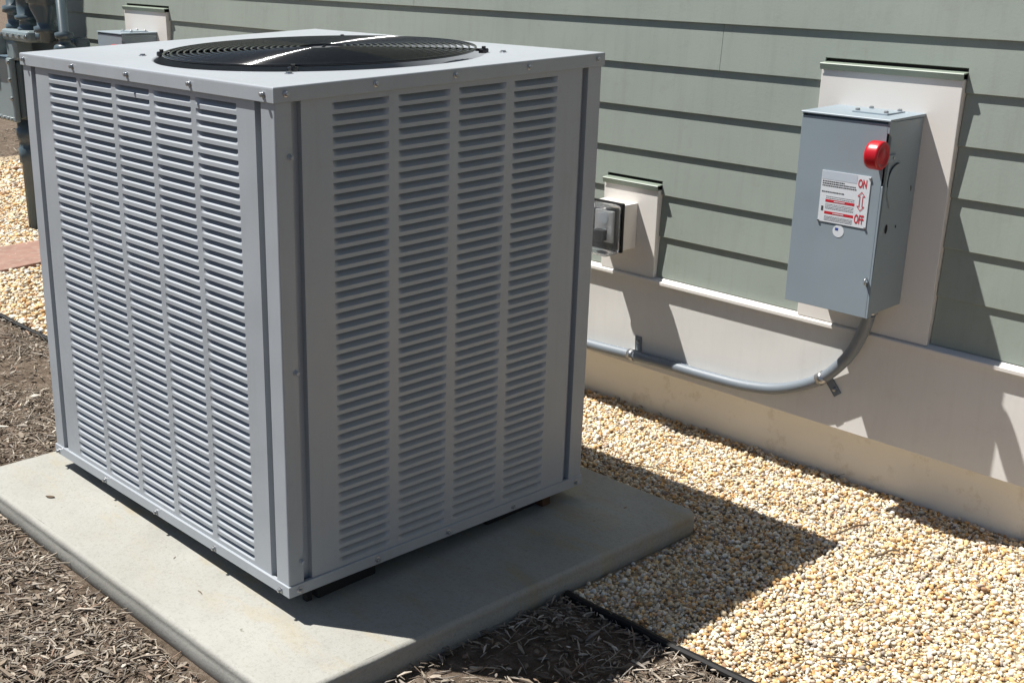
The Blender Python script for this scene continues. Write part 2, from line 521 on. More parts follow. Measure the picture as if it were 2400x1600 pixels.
def chips():
    zones = [(-3.2, -1.12, -0.9, 0.52, 11000), (-1.3, 0.6, -0.95, -0.15, 18000), (0.15, 1.3, -0.3, 0.56, 15000), (-7.5, -4.6, 1.2, 3.4, 1200), (-1.0, 1.6, 1.470, 1.514, 5200), (-1.10, 0.18, -0.18, -0.02, 160)]
    P = []
    for x0, x1, y0, y1, d in zones:
        n = int((x1 - x0) * (y1 - y0) * d)
        p = np.stack([RNG.uniform(x0, x1, n), RNG.uniform(y0, y1, n)], 1)
        if d == 160:
            p = p[RNG.uniform(0, 1, n) < np.clip(-0.4 - 9 * (p[:, 1] + 0.10), 0.12, 1)]
        elif y0 > 1.4:
            p = p[RNG.uniform(0, 1, n) < np.clip((p[:, 1] - 1.470) / 0.044, 0, 1) ** 1.3 * np.clip(0.55 + 1.2 * wob(p[:, 0], p[:, 1], 8, 21), 0.1, 1)]
        elif x0 > -7:
            ok = (p[:, 1] < edge_y(p[:, 0]) - 0.004) & ~in_pad(p[:, 0], p[:, 1], 0.004)
            bare = wob(p[:, 0], p[:, 1], 7, 9)
            ok &= RNG.uniform(0, 1, n) < np.clip(0.85 + 1.6 * bare, 0.25, 1)
            p = p[ok]
        P.append(p)
    P = np.concatenate(P); n = len(P)
    L = np.clip(RNG.lognormal(math.log(0.016), 0.70, n), 0.003, 0.085) / 2
    Wd = np.clip(RNG.lognormal(math.log(0.0026), 0.50, n), 0.0009, 0.009) / 2
    broad = RNG.uniform(0, 1, n) < 0.08
    Wd = np.where(broad, Wd * 2.6, Wd); L = np.where(broad, np.clip(L, 0.006, 0.018), L)
    bend = RNG.normal(0, 0.035, n) * L; bz = np.abs(RNG.normal(0, 0.05, n)) * L
    Th = np.minimum(Wd * RNG.uniform(0.3, 0.7, n), 0.002)
    # 3 cross-sections of a splintered, bent sliver
    ts = np.array([-1, 0.1, 1.0]); ws = np.array([0.45, 1.0, 0.25])
    BV = np.zeros((n, 12, 3))
    for i in range(3):
        wi = ws[i] * RNG.uniform(0.6, 1.15, n)
        cy = bend * (1 - ts[i] ** 2) * 3; cz = bz * (1 - ts[i] ** 2) * 2
        for j, (a, b) in enumerate(((-1, -1), (1, -1), (1, 1), (-1, 1))):
            BV[:, 4 * i + j, 0] = ts[i] * L
            BV[:, 4 * i + j, 1] = cy + a * Wd * wi
            BV[:, 4 * i + j, 2] = cz + b * Th * (0.6 + 0.4 * wi)
    F = [[0, 3, 2, 1], [8, 9, 10, 11]]
    for i in range(2):
        for j in range(4):
            k = (j + 1) % 4
            F.append([4 * i + j, 4 * i + k, 4 * i + 4 + k, 4 * i + 4 + j])
    z = GZ + 0.002 + RNG.uniform(0, 0.013, n) + 0.008 * np.clip(wob(P[:, 0], P[:, 1], 6, 9), 0, 1)
    on_pad = in_pad(P[:, 0], P[:, 1], -0.012)
    z = np.where(on_pad, -0.0385, z); L_ = None
    pal = np.array([[0.28, 0.235, 0.185], [0.36, 0.31, 0.25], [0.21, 0.17, 0.13], [0.13, 0.103, 0.078], [0.46, 0.405, 0.335], [0.27, 0.24, 0.205], [0.55, 0.50, 0.43], [0.27, 0.19, 0.14]])
    w = np.array([0.22, 0.17, 0.19, 0.13, 0.10, 0.10, 0.04, 0.05])
    T = pal[RNG.choice(len(pal), n, p=w)] * RNG.uniform(0.7, 1.2, (n, 1))
    BV[on_pad] *= 0.55
    pos = np.column_stack([P, z])
    rm = rot_mats(n, 0.22); rm[on_pad] = rot_mats(int(on_pad.sum()), 0.03)
    return scatter('mulch', BV, np.array(F), pos, None, rm, T, M['chips'], False)
mu = chips()
tag(mu, 'shredded brown wood mulch beside the concrete pad', 'mulch', kind='stuff')

# ------------------------------------------------------------------ house wall
house = thing('house', (-0.5, 1.5, GZ), 'sage green lap-sided house wall above a beige skirt board', 'house')
X0, X1 = -4.46, 3.6
box('sheathing', X0 + 0.01, X1, 1.449, 1.60, 0.09, 3.0, M['wrap'], house)
box('end_wall', X0, X0 + 0.03, 1.60, 5.0, GZ, 3.0, M['siding'], house)
box('foundation', X0 + 0.06, X1 - 0.01, 1.517, 1.66, -0.35, 0.079, M['found'], house)
box('sill', X0 + 0.012, X1 - 0.005, 1.462, 1.598, 0.083, 0.30, M['skirt'], house)
extrude_profile('skirt_board', [(1.430, 0.081), (1.4315, 0.0795), (1.461, 0.0795), (1.461, 0.346), (1.430, 0.346)], X0 + 0.1, X1, M['skirt'], house)
extrude_profile('drip_cap', [(1.448, 0.3625), (1.4155, 0.3530), (1.4140, 0.3510), (1.4140, 0.3435), (1.4170, 0.3435), (1.4180, 0.3465), (1.448, 0.3470)], X0 + 0.1, X1, M['trim'], house)
for nm, (a, b, c, d) in (('corner_board', (X0 - 0.012, X0 + 0.098, 1.414, 1.448)), ('corner_board', (X0 - 0.03, X0 - 0.001, 1.414, 1.56))):
    box(nm, a, b, c, d, 0.08, 2.95, M['trim'], house, 0.002)

PITCH, Z_FIRST = 0.1166, 0.3605
BLOCKS = [(0.2035, 0.5585, 0.9965), (-0.4595, -0.2605, 0.6310), (-3.2695, -2.9035, 1.0005)]
rj = random.Random(3)
def siding_prof(zb, k):
    z0 = Z_FIRST + PITCH * k
    zt = z0 + PITCH + 0.018
    yb, yt = 1.4335, 1.4408
    f = lambda z: yb + (yt - yb) * (z - z0) / PITCH
    zz0 = max(z0, zb)
    yfront = f(zz0)
    return [(yfront + 0.0012, zz0), (yfront, zz0 + 0.0012), (f(z0 + PITCH), z0 + PITCH), (f(z0 + PITCH) + 0.0003, zt), (f(z0 + PITCH) + 0.0072, zt), (yfront + 0.0078, zz0)]
def siding_board(parts, k):
    V, F = [], []
    for xa, xb, zb in parts:
        pr = siding_prof(zb, k); n = len(pr); o = len(V)
        V += [(xa, y, z) for y, z in pr] + [(xb, y, z) for y, z in pr]
        F += [[o + i, o + n + i, o + n + (i + 1) % n, o + (i + 1) % n] for i in range(n)] + [[o + i for i in range(n)], [o + 2 * n - 1 - i for i in range(n)]]
    mk('siding_board', V, F, M['siding'], house)
for k in range(22):
    z0 = Z_FIRST + PITCH * k; z1 = z0 + PITCH
    cuts = [X0 + 0.100, X1]
    if k == 5:
        cuts += [-0.0985]
    cuts.append(-2.3 + rj.uniform(-0.3, 1.2) if k < 5 else (rj.choice([-1.6, 2.2]) + rj.uniform(-.2, .6) if k != 5 else -3.8))
    pts = sorted(cuts)
    for a, b in zip(pts[:-1], pts[1:]):
        runs = [[(a + 0.0006, b - 0.0006, z0)]]
        for bx0, bx1, bt in BLOCKS:
            nr = []
            for run in runs:
                cur = []
                for sa, sb, szb in run:
                    if z0 >= bt or sb <= bx0 or sa >= bx1:
                        cur.append((sa, sb, szb)); continue
                    if sa < bx0 - 0.01: cur.append((sa, bx0, szb))
                    if bt < z1 - 0.004: cur.append((max(sa, bx0), min(sb, bx1), bt))
                    else:
                        nr.append(cur); cur = []
                    if sb > bx1 + 0.01: cur.append((bx1, sb, szb))
                nr.append(cur)
            runs = [q for q in nr if q]
        for q in runs:
            siding_board(q, k)

def mounting_block(x0, x1, ztop):
    b = box('mounting_block', x0, x1, 1.4205, 1.4485, 0.3565, ztop, M['trim'], house, 0.0015)
    extrude_profile('head_flashing', [(1.447, ztop + 0.0165), (1.4145, ztop + 0.0138), (1.4128, ztop + 0.0122), (1.4158, ztop - 0.0015), (1.4170, ztop - 0.0012), (1.4145, ztop + 0.0110), (1.447, ztop + 0.0140)],
                    x0 - 0.002, x1 + 0.002, M['flash'], b)
mounting_block(0.2055, 0.5565, 0.9725)
mounting_block(-0.4575, -0.2625, 0.6070)
mounting_block(-3.2675, -2.9055, 0.9765)

# ------------------------------------------------------------------ concrete pad
def make_pad():
    bm = bmesh.new()
    zt, zb = -0.04, -0.135
    ins, cr = 0.012, 0.03
    def loop(off, z):
        c = Vector((sum(p[0] for p in PAD) / 4, sum(p[1] for p in PAD) / 4, 0)); out = []
        for i in range(4):
            p = Vector((*PAD[i], 0)); a = (Vector((*PAD[i - 1], 0)) - p).normalized(); b = (Vector((*PAD[(i + 1) % 4], 0)) - p).normalized()
            q = p + (a + b) * off
            for t in np.linspace(0, 1, 5):
                out.append(q + a * cr * (1 - t) ** 2 + b * cr * t ** 2)
        # resample edges for small irregularities
        res = []
        for i, p in enumerate(out):
            n = out[(i + 1) % len(out)]
            m = 1 if i % 5 != 4 else 40
            for j in range(m):
                res.append(p.lerp(n, j / m))
        rr = np.random.default_rng(5)
        return [Vector((p.x + rr.normal(0, 0.0003), p.y + rr.normal(0, 0.0003), z + (rr.normal(0, 0.0003) if off > 0 else 0))) for p in res]
    L = [loop(0.0015, zb), loop(0.0, -0.066), loop(0.0015, -0.060), loop(0.0, -0.055), loop(0.0008, -0.0465), loop(0.0032, -0.0425), loop(0.0095, zt)]
    R = [[bm.verts.new(p) for p in l] for l in L]
    n = len(R[0])
    for a, b in zip(R[:-1], R[1:]):
        for i in range(n):
            bm.faces.new([a[i], a[(i + 1) % n], b[(i + 1) % n], b[i]])
    top = bm.faces.new(R[-1])
    bm.faces.new(R[0][::-1])
    o = mkb('concrete_pad', bm, M['concrete'])
    for p in o.data.polygons:
        p.use_smooth = len(p.vertices) == 4
    return o
tag(make_pad(), 'pale stained concrete pad under the grey condenser', 'concrete pad')

# ------------------------------------------------------------------ air conditioner
W, D = 1.0228, 0.8347
OFF = dict(Lt=(0.0053, 0.0087, -0.0204), Nt=(0.002, 0.0011, -0.0125), Rt=(0.0064, 0.0069, 0.0167), Bt=(-0.0046, -0.0051, 0.0146),
           Lb=(-0.0007, -0.0065, -0.0046), Nb=(-0.0102, -0.0032, 0.0117), Rb=(0.0018, -0.0018, -0.0055), Bb=(0.0040, -0.0051, -0.0100))
OFF = {k: Vector(v) for k, v in OFF.items()}
def warp(p):
    """the cabinet stands a little out of true on its pad"""
    p = Vector(p); u = -p.x / W; w = p.y / D; t = p.z
    top = OFF['Nt'] * ((1 - u) * (1 - w)) + OFF['Lt'] * (u * (1 - w)) + OFF['Rt'] * ((1 - u) * w) + OFF['Bt'] * (u * w)
    bot = OFF['Nb'] * ((1 - u) * (1 - w)) + OFF['Lb'] * (u * (1 - w)) + OFF['Rb'] * ((1 - u) * w) + OFF['Bb'] * (u * w)
    return p + top * t + bot * (1 - t)

ac = thing('air_conditioner', (-W / 2, D / 2, -0.04), 'large grey louvered outdoor air conditioner with black fan guard on concrete pad', 'air conditioner')
LIDH, BASEH = 0.0277, 0.0249
FACE = {
    'front': (lambda u, d, z: (u, d, z), -W, 0.0),
    'right': (lambda u, d, z: (-d, u, z), 0.0, D),
    'back': (lambda u, d, z: (u, D - d, z), -W, 0.0),
    'left': (lambda u, d, z: (-W + d, u, z), 0.0, D),
}
GROOVE = {'front': ((-0.980, -0.960), (-0.0635, -0.0415)), 'back': ((-0.980, -0.960), (-0.0635, -0.0415)),
          'right': ((0.0335, 0.0545), (0.7735, 0.7915)), 'left': ((0.0335, 0.0545), (0.7735, 0.7915))}
ROWS = 45; RZ0 = 0.9615; RP = 0.02078; LH = 0.0130; LD = 0.0142
COLS = {'front': [(-0.8935 + 0.1578 * i, 0.140) for i in range(5)], 'right': [(0.1195 + 0.1502 * i, 0.1285) for i in range(4)]}
COLS['back'] = COLS['front']; COLS['left'] = COLS['right']

def wmk(name, V, F, mat, parent, smooth=False):
    return mk(name, [warp(p) for p in V], F, mat, parent, smooth)

def louver_data(fn, u0, w, ztop, flip):
    us = [0, 0.003, 0.0065, 0.011, 0.017, w / 2, w - 0.017, w - 0.011, w - 0.0065, w - 0.003, w]
    ss = [0, 0.2, 0.45, 0.68, 0.82, 0.92, 1.0]
    prof = [1.0, 0.83, 0.59, 0.36, 0.20, 0.08, 0.0]
    V, F = [], []
    for s, pr in zip(ss, prof):
        for u in us:
            e = min(u, w - u) / 0.017
            e = 1 if e >= 1 else math.sin(e * PI / 2) ** 1.1
            V.append(fn(u0 + u, LD * pr * e, ztop - LH * s))
    n = len(us)
    for i in range(len(ss) - 1):
        for j in range(n - 1):
            q = [i * n + j, (i + 1) * n + j, (i + 1) * n + j + 1, i * n + j + 1]
            F.append(q[::-1] if flip else q)
    return V, F

individual = set()
for c in range(4):
    for r in range(ROWS): individual.add(('right', c, r))
for c in (4, 3):
    for r in range(ROWS): individual.add(('front', c, r))
for r in range(30): individual.add(('front', 2, r))

def sheet(name, fn, us, zs, skip, parent, depth=0.0):
    V, F = [], []
    for z in zs:
        for u in us:
            V.append(fn(u, depth, z))
    n = len(us)
    for i in range(len(zs) - 1):
        for j in range(n - 1):
            if not skip(i, j):
                F.append([i * n + j, i * n + j + 1, (i + 1) * n + j + 1, (i + 1) * n + j])
    return wmk(name, V, F, M['ac'], parent)

ZB, ZT = BASEH - 0.004, 1 - LIDH + 0.006
for face in ('front', 'right', 'back', 'left'):
    fn, ua, ub = FACE[face]
    (g0, g1), (g2, g3) = GROOVE[face]
    cols = COLS[face]
    us = [g1] + [q for (u, w) in cols for q in (u, u + w)] + [g2]
    zs = [ZB]
    for r in range(ROWS - 1, -1, -1):
        zt = RZ0 - RP * r
        zs += [zt - LH, zt]
    zs.append(ZT)
    fn0 = fn
    fn = (lambda f_: (lambda u, d, z: f_(u, d + 0.0016, z)))(fn0)
    panel = sheet('louvered_panel', fn, us, zs, lambda i, j: i % 2 == 1 and j % 2 == 1, ac)
    # folded edges of the panel at its seams
    for ug, sgn in ((g1, 1), (g2, -1)):
        V = []
        for z in np.linspace(ZB, ZT, 12):
            V += [fn(ug, 0, z), fn(ug, 0.016, z)]
        F = [[2 * i, 2 * i + 1, 2 * i + 3, 2 * i + 2] for i in range(11)]
        wmk('folded_edge', V, F, M['ac'], panel)
    flip = face in ('back', 'left')
    RV, RF = [], []
    for c, (u0, w) in enumerate(cols):
        for r in range(ROWS):
            V, F = louver_data(fn, u0, w, RZ0 - RP * r, flip)
            if (face, c, r) in individual:
                wmk('louver', V, F, M['ac'], panel, True)
            else:
                RF += [[i + len(RV) for i in q] for q in F]; RV += V
    if RV:
        o = wmk('louver_bank', RV, RF, M['ac'], panel, True)
        o['kind'] = 'stuff'
# corner posts with the recessed seam channel beside them
def post(fa, fb, nm='corner_post'):
    """fa, fb: (face, u from corner, u at groove start, u at groove end)"""
    V, F = [], []
    prof = []
    (f1, c1, a1, b1), (f2, c2, a2, b2) = fa, fb
    fn1, fn2 = FACE[f1][0], FACE[f2][0]
    dg = 0.014
    e = 0.0025 if c1 > a1 else -0.0025
    e2 = 0.0025 if c2 > a2 else -0.0025
    line = [(fn1, b1, dg), (fn1, a1, dg), (fn1, a1, 0), (fn1, c1 - e, 0), (fn1, c1 - e * 0.3, 0.0007), (fn2, c2 - e2 * 0.3, 0.0007), (fn2, c2 - e2, 0), (fn2, a2, 0), (fn2, a2, dg), (fn2, b2, dg)]
    zs = np.linspace(ZB, ZT, 12)
    for z in zs:
        for fn, u, d in line:
            V.append(fn(u, d, z))
    n = len(line)
    for i in range(len(zs) - 1):
        for j in range(n - 1):
            F.append([i * n + j, i * n + j + 1, (i + 1) * n + j + 1, (i + 1) * n + j])
    wmk(nm, V, F, M['ac'], ac)
gf, gr = GROOVE['front'], GROOVE['right']
post(('front', 0, gf[1][1], gf[1][0]), ('right', 0, gr[0][0], gr[0][1]))
post(('front', -W, gf[0][0], gf[0][1]), ('left', 0, gr[0][0], gr[0][1]))
post(('back', 0, gf[1][1], gf[1][0]), ('right', D, gr[1][1], gr[1][0]))
post(('back', -W, gf[0][0], gf[0][1]), ('left', D, gr[1][1], gr[1][0]))

# base pan: folded channel all round plus floor
def ring_band(name, o, z0, z1, inner, top_in=None, bot_in=None):
    c = lambda q, z: [(-W - q, -q, z), (q, -q, z), (q, D + q, z), (-W - q, D + q, z)]
    loops = []
    if bot_in is not None: loops.append(c(bot_in, z0))
    loops += [c(o - 0.0012, z0), c(o, z0 + 0.0012), c(o, z1 - 0.0012), c(o - 0.0012, z1)]
    if top_in is not None: loops.append(c(top_in, z1))
    V = [p for l in loops for p in l]
    F = []
    for i in range(len(loops) - 1):
        for j in range(4):
            k = (j + 1) % 4
            F.append([4 * i + j, 4 * i + k, 4 * i + 4 + k, 4 * i + 4 + j])
    return V, F
V, F = ring_band('base', 0.003, 0.0, BASEH, 0, -0.006, -0.05)
base = wmk('base_pan', V, F, M['ac'], ac)
wmk('floor_plate', [(-W + .05, .05, 0.0), (-.05, .05, 0.0), (-.05, D - .05, 0.0), (-W + .05, D - .05, 0.0)], [[0, 1, 2, 3]], M['ac_dark'], base)

# lid: folded rim, flat top with round opening and an orifice collar
HC = (-0.435, 0.415); HR = 0.352
def make_lid():
    V, F = [], []
    ov = 0.004
    N = 96
    angs = [2 * PI * i / N for i in range(N)]
    cx, cy = HC
    def rect_pt(a, q):
        dx, dy = math.cos(a), math.sin(a)
        xs = ((q - cx) / dx if dx > 1e-9 else ((-W - q - cx) / dx if dx < -1e-9 else 1e9))
        ys = ((D + q - cy) / dy if dy > 1e-9 else ((-q - cy) / dy if dy < -1e-9 else 1e9))
        t = min(xs, ys)
        return cx + dx * t, cy + dy * t
    corner_a = [math.atan2(y - cy, x - cx) % (2 * PI) for x, y in ((-W - ov, -ov), (ov, -ov), (ov, D + ov), (-W - ov, D + ov))]
    angs = sorted(set(angs + corner_a))
    angs = [a for i, a in enumerate(angs) if not (a not in corner_a and any(abs(a - c) < 0.02 for c in corner_a))]
    N = len(angs)
    loops = []
    for r, z in ((HR + 0.006, -0.145), (HR, -0.140), (HR, -0.006), (HR + 0.0015, -0.0015), (HR + 0.006, 0.0)):
        loops.append([(cx + r * math.cos(a), cy + r * math.sin(a), 1 + z) for a in angs])
    for q, z in ((ov - 0.003, 0.0), (ov - 0.0012, -0.0006), (ov - 0.0003, -0.002), (ov, -0.0045), (ov, -LIDH + 0.0008), (ov - 0.0008, -LIDH), (ov - 0.0014, -LIDH), (ov - 0.0014, -LIDH + 0.012)):
        loops.append([(*rect_pt(a, q), 1 + z) for a in angs])
    for l in loops: V += l
    for i in range(len(loops) - 1):
        for j in range(N):
            k = (j + 1) % N
            F.append([i * N + j, i * N + k, (i + 1) * N + k, (i + 1) * N + j])
    o = wmk('lid', V, F, M['ac'], ac)
    for p in o.data.polygons:
        if p.index < 4 * N: p.use_smooth = True
    return o
lid = make_lid()
lid.data.update()

# fan guard: concentric wires, spokes and hold-down clips
guard = wmk('fan_guard', *lathe_data((HC[0], HC[1], 1.0105), (0, 0, 1), [(0.052, 0), (0.052, 0.0015)], 32), M['alu'], ac)
GR = 0.333
for i in range(21):
    r = 0.052 + (GR - 0.052) * i / 20
    zc = 1.0095 + 0.006 * (1 - (r / GR) ** 2)
    pts = [(HC[0] + r * math.cos(a), HC[1] + r * math.sin(a), zc) for a in np.linspace(0, 2 * PI, 72, endpoint=False)]
    V, F = tube_data(pts, 0.0030 if i == 20 else 0.0024, 6, True)
    wmk('ring', V, F, M['guard'], guard, True)
for k in range(4):
    a = PI / 4 + k * PI / 2
    d = (math.cos(a), math.sin(a))
    V, F = tube_data([(HC[0] + d[0] * s, HC[1] + d[1] * s, 1.0060 + 0.006 * (1 - (s / GR) ** 2)) for s in np.linspace(0.02, GR + 0.012, 8)], 0.0034, 6)
    wmk('spoke', V, F, M['guard'], guard, True)
    p = (HC[0] + d[0] * (GR + 0.017), HC[1] + d[1] * (GR + 0.017))
    V, F = lathe_data((p[0], p[1], 0.999), (0, 0, 1), [(0.011, 0), (0.011, 0.007), (0.009, 0.0095), (0.0045, 0.010), (0.0045, 0.014)], 10)
    wmk('clip', V, F, M['guard'], guard)
    q = (HC[0] + d[0] * 0.392, HC[1] + d[1] * 0.392)
    V, F = lathe_data((q[0], q[1], 0.9985), (0, 0, 1), [(0.0085, 0), (0.0085, 0.0025), (0.006, 0.003), (0.0055, 0.0055)], 10)
    wmk('screw', V, F, M['zinc'], ac)
# fan, motor and coil inside
fan = wmk('fan_motor', *lathe_data((HC[0], HC[1], 0.62), (0, 0, 1), [(0.075, 0), (0.08, 0.02), (0.08, 0.17), (0.07, 0.19), (0.03, 0.2), (0.012, 0.2), (0.012, 0.24)], 24), M['ac_dark'], ac)
for k in range(4):
    a0 = k * PI / 2 + 0.3
    V = []
    for i, s in enumerate(np.linspace(0.05, 0.325, 7)):
        for j, t in enumerate(np.linspace(-1, 1, 5)):
            an = a0 + t * (0.34 + 0.10 * i / 6)
            V.append((HC[0] + s * math.cos(an), HC[1] + s * math.sin(an), 0.845 - 0.035 * t * (0.6 + 0.4 * i / 6) - 0.01 * t * t))
    F = [[i * 5 + j, i * 5 + j + 1, i * 5 + 6 + j, i * 5 + 5 + j] for i in range(6) for j in range(4)]
    wmk('fan_blade', V, F, M['alu'], fan, True)
V, F = [], []
for (a, b) in (((-W + .035, .035), (-.035, .035)), ((-.035, .035), (-.035, D - .035)), ((-.035, D - .035), (-W + .035, D - .035)), ((-W + .035, D - .035), (-W + .035, .035))):
    n = len(V)
    V += [(a[0], a[1], 0.02), (b[0], b[1], 0.02), (b[0], b[1], 0.86), (a[0], a[1], 0.86)]; F.append([n, n + 1, n + 2, n + 3])
n = len(V)
coil = wmk('condenser_coil', V, F, M['ac_dark'], ac)

# sheet metal screws
def screw(c, axis, mat='zinc'):
    V, F = lathe_data(warp(c), axis, [(0.0062, -0.001), (0.0062, 0.0012), (0.0042, 0.0018), (0.0042, 0.0062), (0.0030, 0.0072)], 8)
    mk('screw', V, F, M[mat], ac)
for x in (-1.006, -0.757, -0.513, -0.270, -0.0262):
    screw((x, -0.0041, 0.986), (0, -1, 0)); screw((x, -0.0031, 0.0095), (0, -1, 0))
for y in (0.021, 0.213, 0.406, 0.605, 0.815):
    screw((0.0041, y, 0.987), (1, 0, 0)); screw((0.0031, y, 0.0118), (1, 0, 0))
for zz in (0.875, 0.47, 0.072):
    screw((0.0, 0.029, zz), (1, 0, 0), 'ac')
# feet
for (x0, x1, y0, y1) in ((-0.062, -0.046, 0.060, 0.075), (-0.20, -0.042, 0.085, 0.235), (-0.20, -0.040, 0.56, 0.72), (-0.97, -0.80, 0.09, 0.24), (-0.97, -0.80, 0.56, 0.72)):
    box('foot', x0, x1, y0, y1, -0.0395, 0.003, M['rubber'], ac, 0.003)
box('shim', -0.060, -0.020, 0.724, 0.752, -0.0395, -0.006, M['wood'], ac, 0.002)

# ------------------------------------------------------------------ safety switch boxes
def make_switch():
    t = thing('disconnect_switch', (0.37, 1.42, 0.4385), 'grey disconnect switch box with red handle beside the near conduit bend', 'switch box')
    x0, x1, z0, z1, yf, yb = 0.2615, 0.4795, 0.4390, 0.8870, 1.2580, 1.4203
    bm = rbox_bm(x0 + 0.003, x1 - 0.002, yf + 0.016, yb, z0 + 0.004, z1 - 0.003, 0.0015, 1)
    body = mkb('enclosure', bm, M['switch'], t)
    # door: front sheet with folded flanges; right flange notched round the handle
    d = bmesh.new()
    rbox_bm(x0, x1 - 0.0045, yf, yf + 0.0022, z0, z1 - 0.0075, 0.0008, 1, d)
    rbox_bm(x0, x0 + 0.0018, yf + 0.0022, yf + 0.030, z0, z1 - 0.002, 0, 1, d)
    rbox_bm(x0 + 0.0018, x1 - 0.005, yf + 0.0022, yf + 0.024, z0, z0 + 0.0018, 0, 1, d)
    door = mkb('door', d, M['switch'], t)
    # right-hand flange with a chamfered opening
    prof = [(yf + 0.0003, z0), (yf + 0.0003, 0.742), (yf + 0.012, 0.757), (yf + 0.014, 0.778), (yf + 0.014, 0.850), (yf + 0.0003, 0.860), (yf + 0.0003, z1 - 0.002), (yf + 0.020, z1 - 0.002), (yf + 0.020, z0)]
    b2 = bmesh.new()
    va = [b2.verts.new((x1 - 0.0043, y, z)) for y, z in prof]; vb = [b2.verts.new((x1, y, z)) for y, z in prof]
    n = len(prof)
    b2.faces.new(va[::-1]); b2.faces.new(vb)
    for i in range(n):
        b2.faces.new([va[i], va[(i + 1) % n], vb[(i + 1) % n], vb[i]])
    bmesh.ops.triangulate(b2, faces=[f for f in b2.faces if len(f.verts) > 4])
    mkb('door_flange', b2, M['switch'], door)
    # rain hood on top and cover plate with four bolts
    extrude_profile('rain_hood', [(yf - 0.0035, z1 - 0.0015), (yf - 0.0035, z1 + 0.0012), (yf - 0.002, z1 + 0.0025), (yb, z1 + 0.0050), (yb, z1 - 0.001), (yf + 0.018, z1 - 0.002), (yf + 0.0175, z1 - 0.0005), (yf - 0.0025, z1 - 0.0015)], x0 - 0.0015, x1 + 0.0015, M['switch'], t)
    hub = box('hub_plate', 0.352, 0.440, 1.318, 1.402, z1 + 0.0015, z1 + 0.0075, M['switch'], t, 0.0015)
    for bx, by in ((0.361, 1.328), (0.431, 1.328), (0.361, 1.392), (0.431, 1.392)):
        lathe('bolt', (bx, by, z1 + 0.0075), (0, 0, 1), [(0.0055, 0), (0.0055, 0.004), (0.0035, 0.0055)], M['zinc'], hub, 8)
    # red handle knob facing along the wall, with its lever
    kc = (0.4575, 1.2290, 0.8150)
    h = lathe('handle', kc, (1, 0, 0), [(0.024, -0.004), (0.029, -0.002), (0.0312, 0.002), (0.0315, 0.006), (0.0315, 0.024), (0.0308, 0.0275), (0.0290, 0.029), (0.0235, 0.029), (0.0220, 0.0265), (0.0150, 0.0265), (0.0140, 0.0285), (0.004, 0.0285)], M['red'], t, 36, True)
    box('lever', x1 - 0.001, x1 + 0.0035, 1.238, 1.300, 0.796, 0.812, M['switch'], t, 0.001)
    lathe('bolt', (x1, 1.2860, 0.8045), (1, 0, 0), [(0.004, 0), (0.004, 0.005), (0.002, 0.006)], M['zinc'], t, 8)
    # pivot shield on the side: raised rounded plate
    sh = [(1.279, 0.726), (1.279, 0.752)] + [(1.315 + 0.036 * math.cos(a), 0.752 + 0.036 * math.sin(a)) for a in np.linspace(PI * 0.95, PI * 0.35, 8)] + [(1.385, 0.742), (1.392, 0.715), (1.37, 0.690), (1.30, 0.690)]
    b4 = bmesh.new()
    va = [b4.verts.new((x1 - 0.0015, y, z)) for y, z in sh]; vb = [b4.verts.new((x1 + 0.0018, y, z)) for y, z in sh]
    n = len(sh)
    b4.faces.new(va[::-1]); b4.faces.new(vb)
    for i in range(n):
        b4.faces.new([va[i], va[(i + 1) % n], vb[(i + 1) % n], vb[i]])
    mkb('pivot_shield', b4, M['switch'], t)
    tube('arc_slot', [(x1 + 0.0004, 1.315 + 0.038 * math.cos(a), 0.752 + 0.038 * math.sin(a)) for a in np.linspace(PI * 1.1, PI * 0.45, 9)], 0.0009, M['black'], t, 6)
    for nm, y, z, ry, rz in (('knockout', 1.3005, 0.6417, 0.0065, 0.011), ('knockout', 1.395, 0.7229, 0.0055, 0.008), ('knockout', 1.3454, 0.6421, 0.003, 0.004)):
        V = [(x1 - 0.0012, y + ry * math.cos(a), z + rz * math.sin(a)) for a in np.linspace(0, 2 * PI, 12, endpoint=False)]
        mk(nm, V, [list(range(12))], M['black'], t)
    # hasp
    hp = box('hasp', 0.4655, 0.4715, yf - 0.009, yf - 0.0002, 0.5185, 0.5235, M['zinc'], t, 0.001)
    tube('hasp_loop', [(0.4685, yf - 0.001, 0.533), (0.469, yf - 0.011, 0.530), (0.4705, yf - 0.012, 0.522), (0.4715, yf - 0.002, 0.514)], 0.0019, M['zinc'], hp, 8)
    # rating label riveted to the door
    Y = yf - 0.0006
    lab = box('label_plate', 0.3290, 0.4505, yf - 0.0018, yf - 0.0002, 0.6440, 0.7615, M['label'], t)
    Y = yf - 0.0021
    def rect(nm, xa, xb, za, zb, mt, dy=0.0):
        return mk(nm, [(xa, Y - dy, za), (xb, Y - dy, za), (xb, Y - dy, zb), (xa, Y - dy, zb)], [[0, 1, 2, 3]], mt, lab)
    rect('header_print', 0.3300, 0.4180, 0.7420, 0.7610, M['header'])
    for a, b, zz in ((0.3325, 0.3880, 0.7375), (0.3325, 0.4160, 0.7325), (0.3325, 0.4185, 0.7275), (0.3325, 0.3890, 0.7135)):
        rr = random.Random(int(zz * 1e4)); x = a
        bmv, bmf = [], []
        while x < b:
            w = rr.uniform(0.0022, 0.0058); h_ = 0.0013
            xe = min(b, x + w); i = len(bmv)
            bmv += [(x, Y, zz - h_), (xe, Y, zz - h_), (xe, Y, zz + h_), (x, Y, zz + h_)]; bmf.append([i, i + 1, i + 2, i + 3]); x += w + 0.0011
        mk('print_line', bmv, bmf, M['ink'], lab)
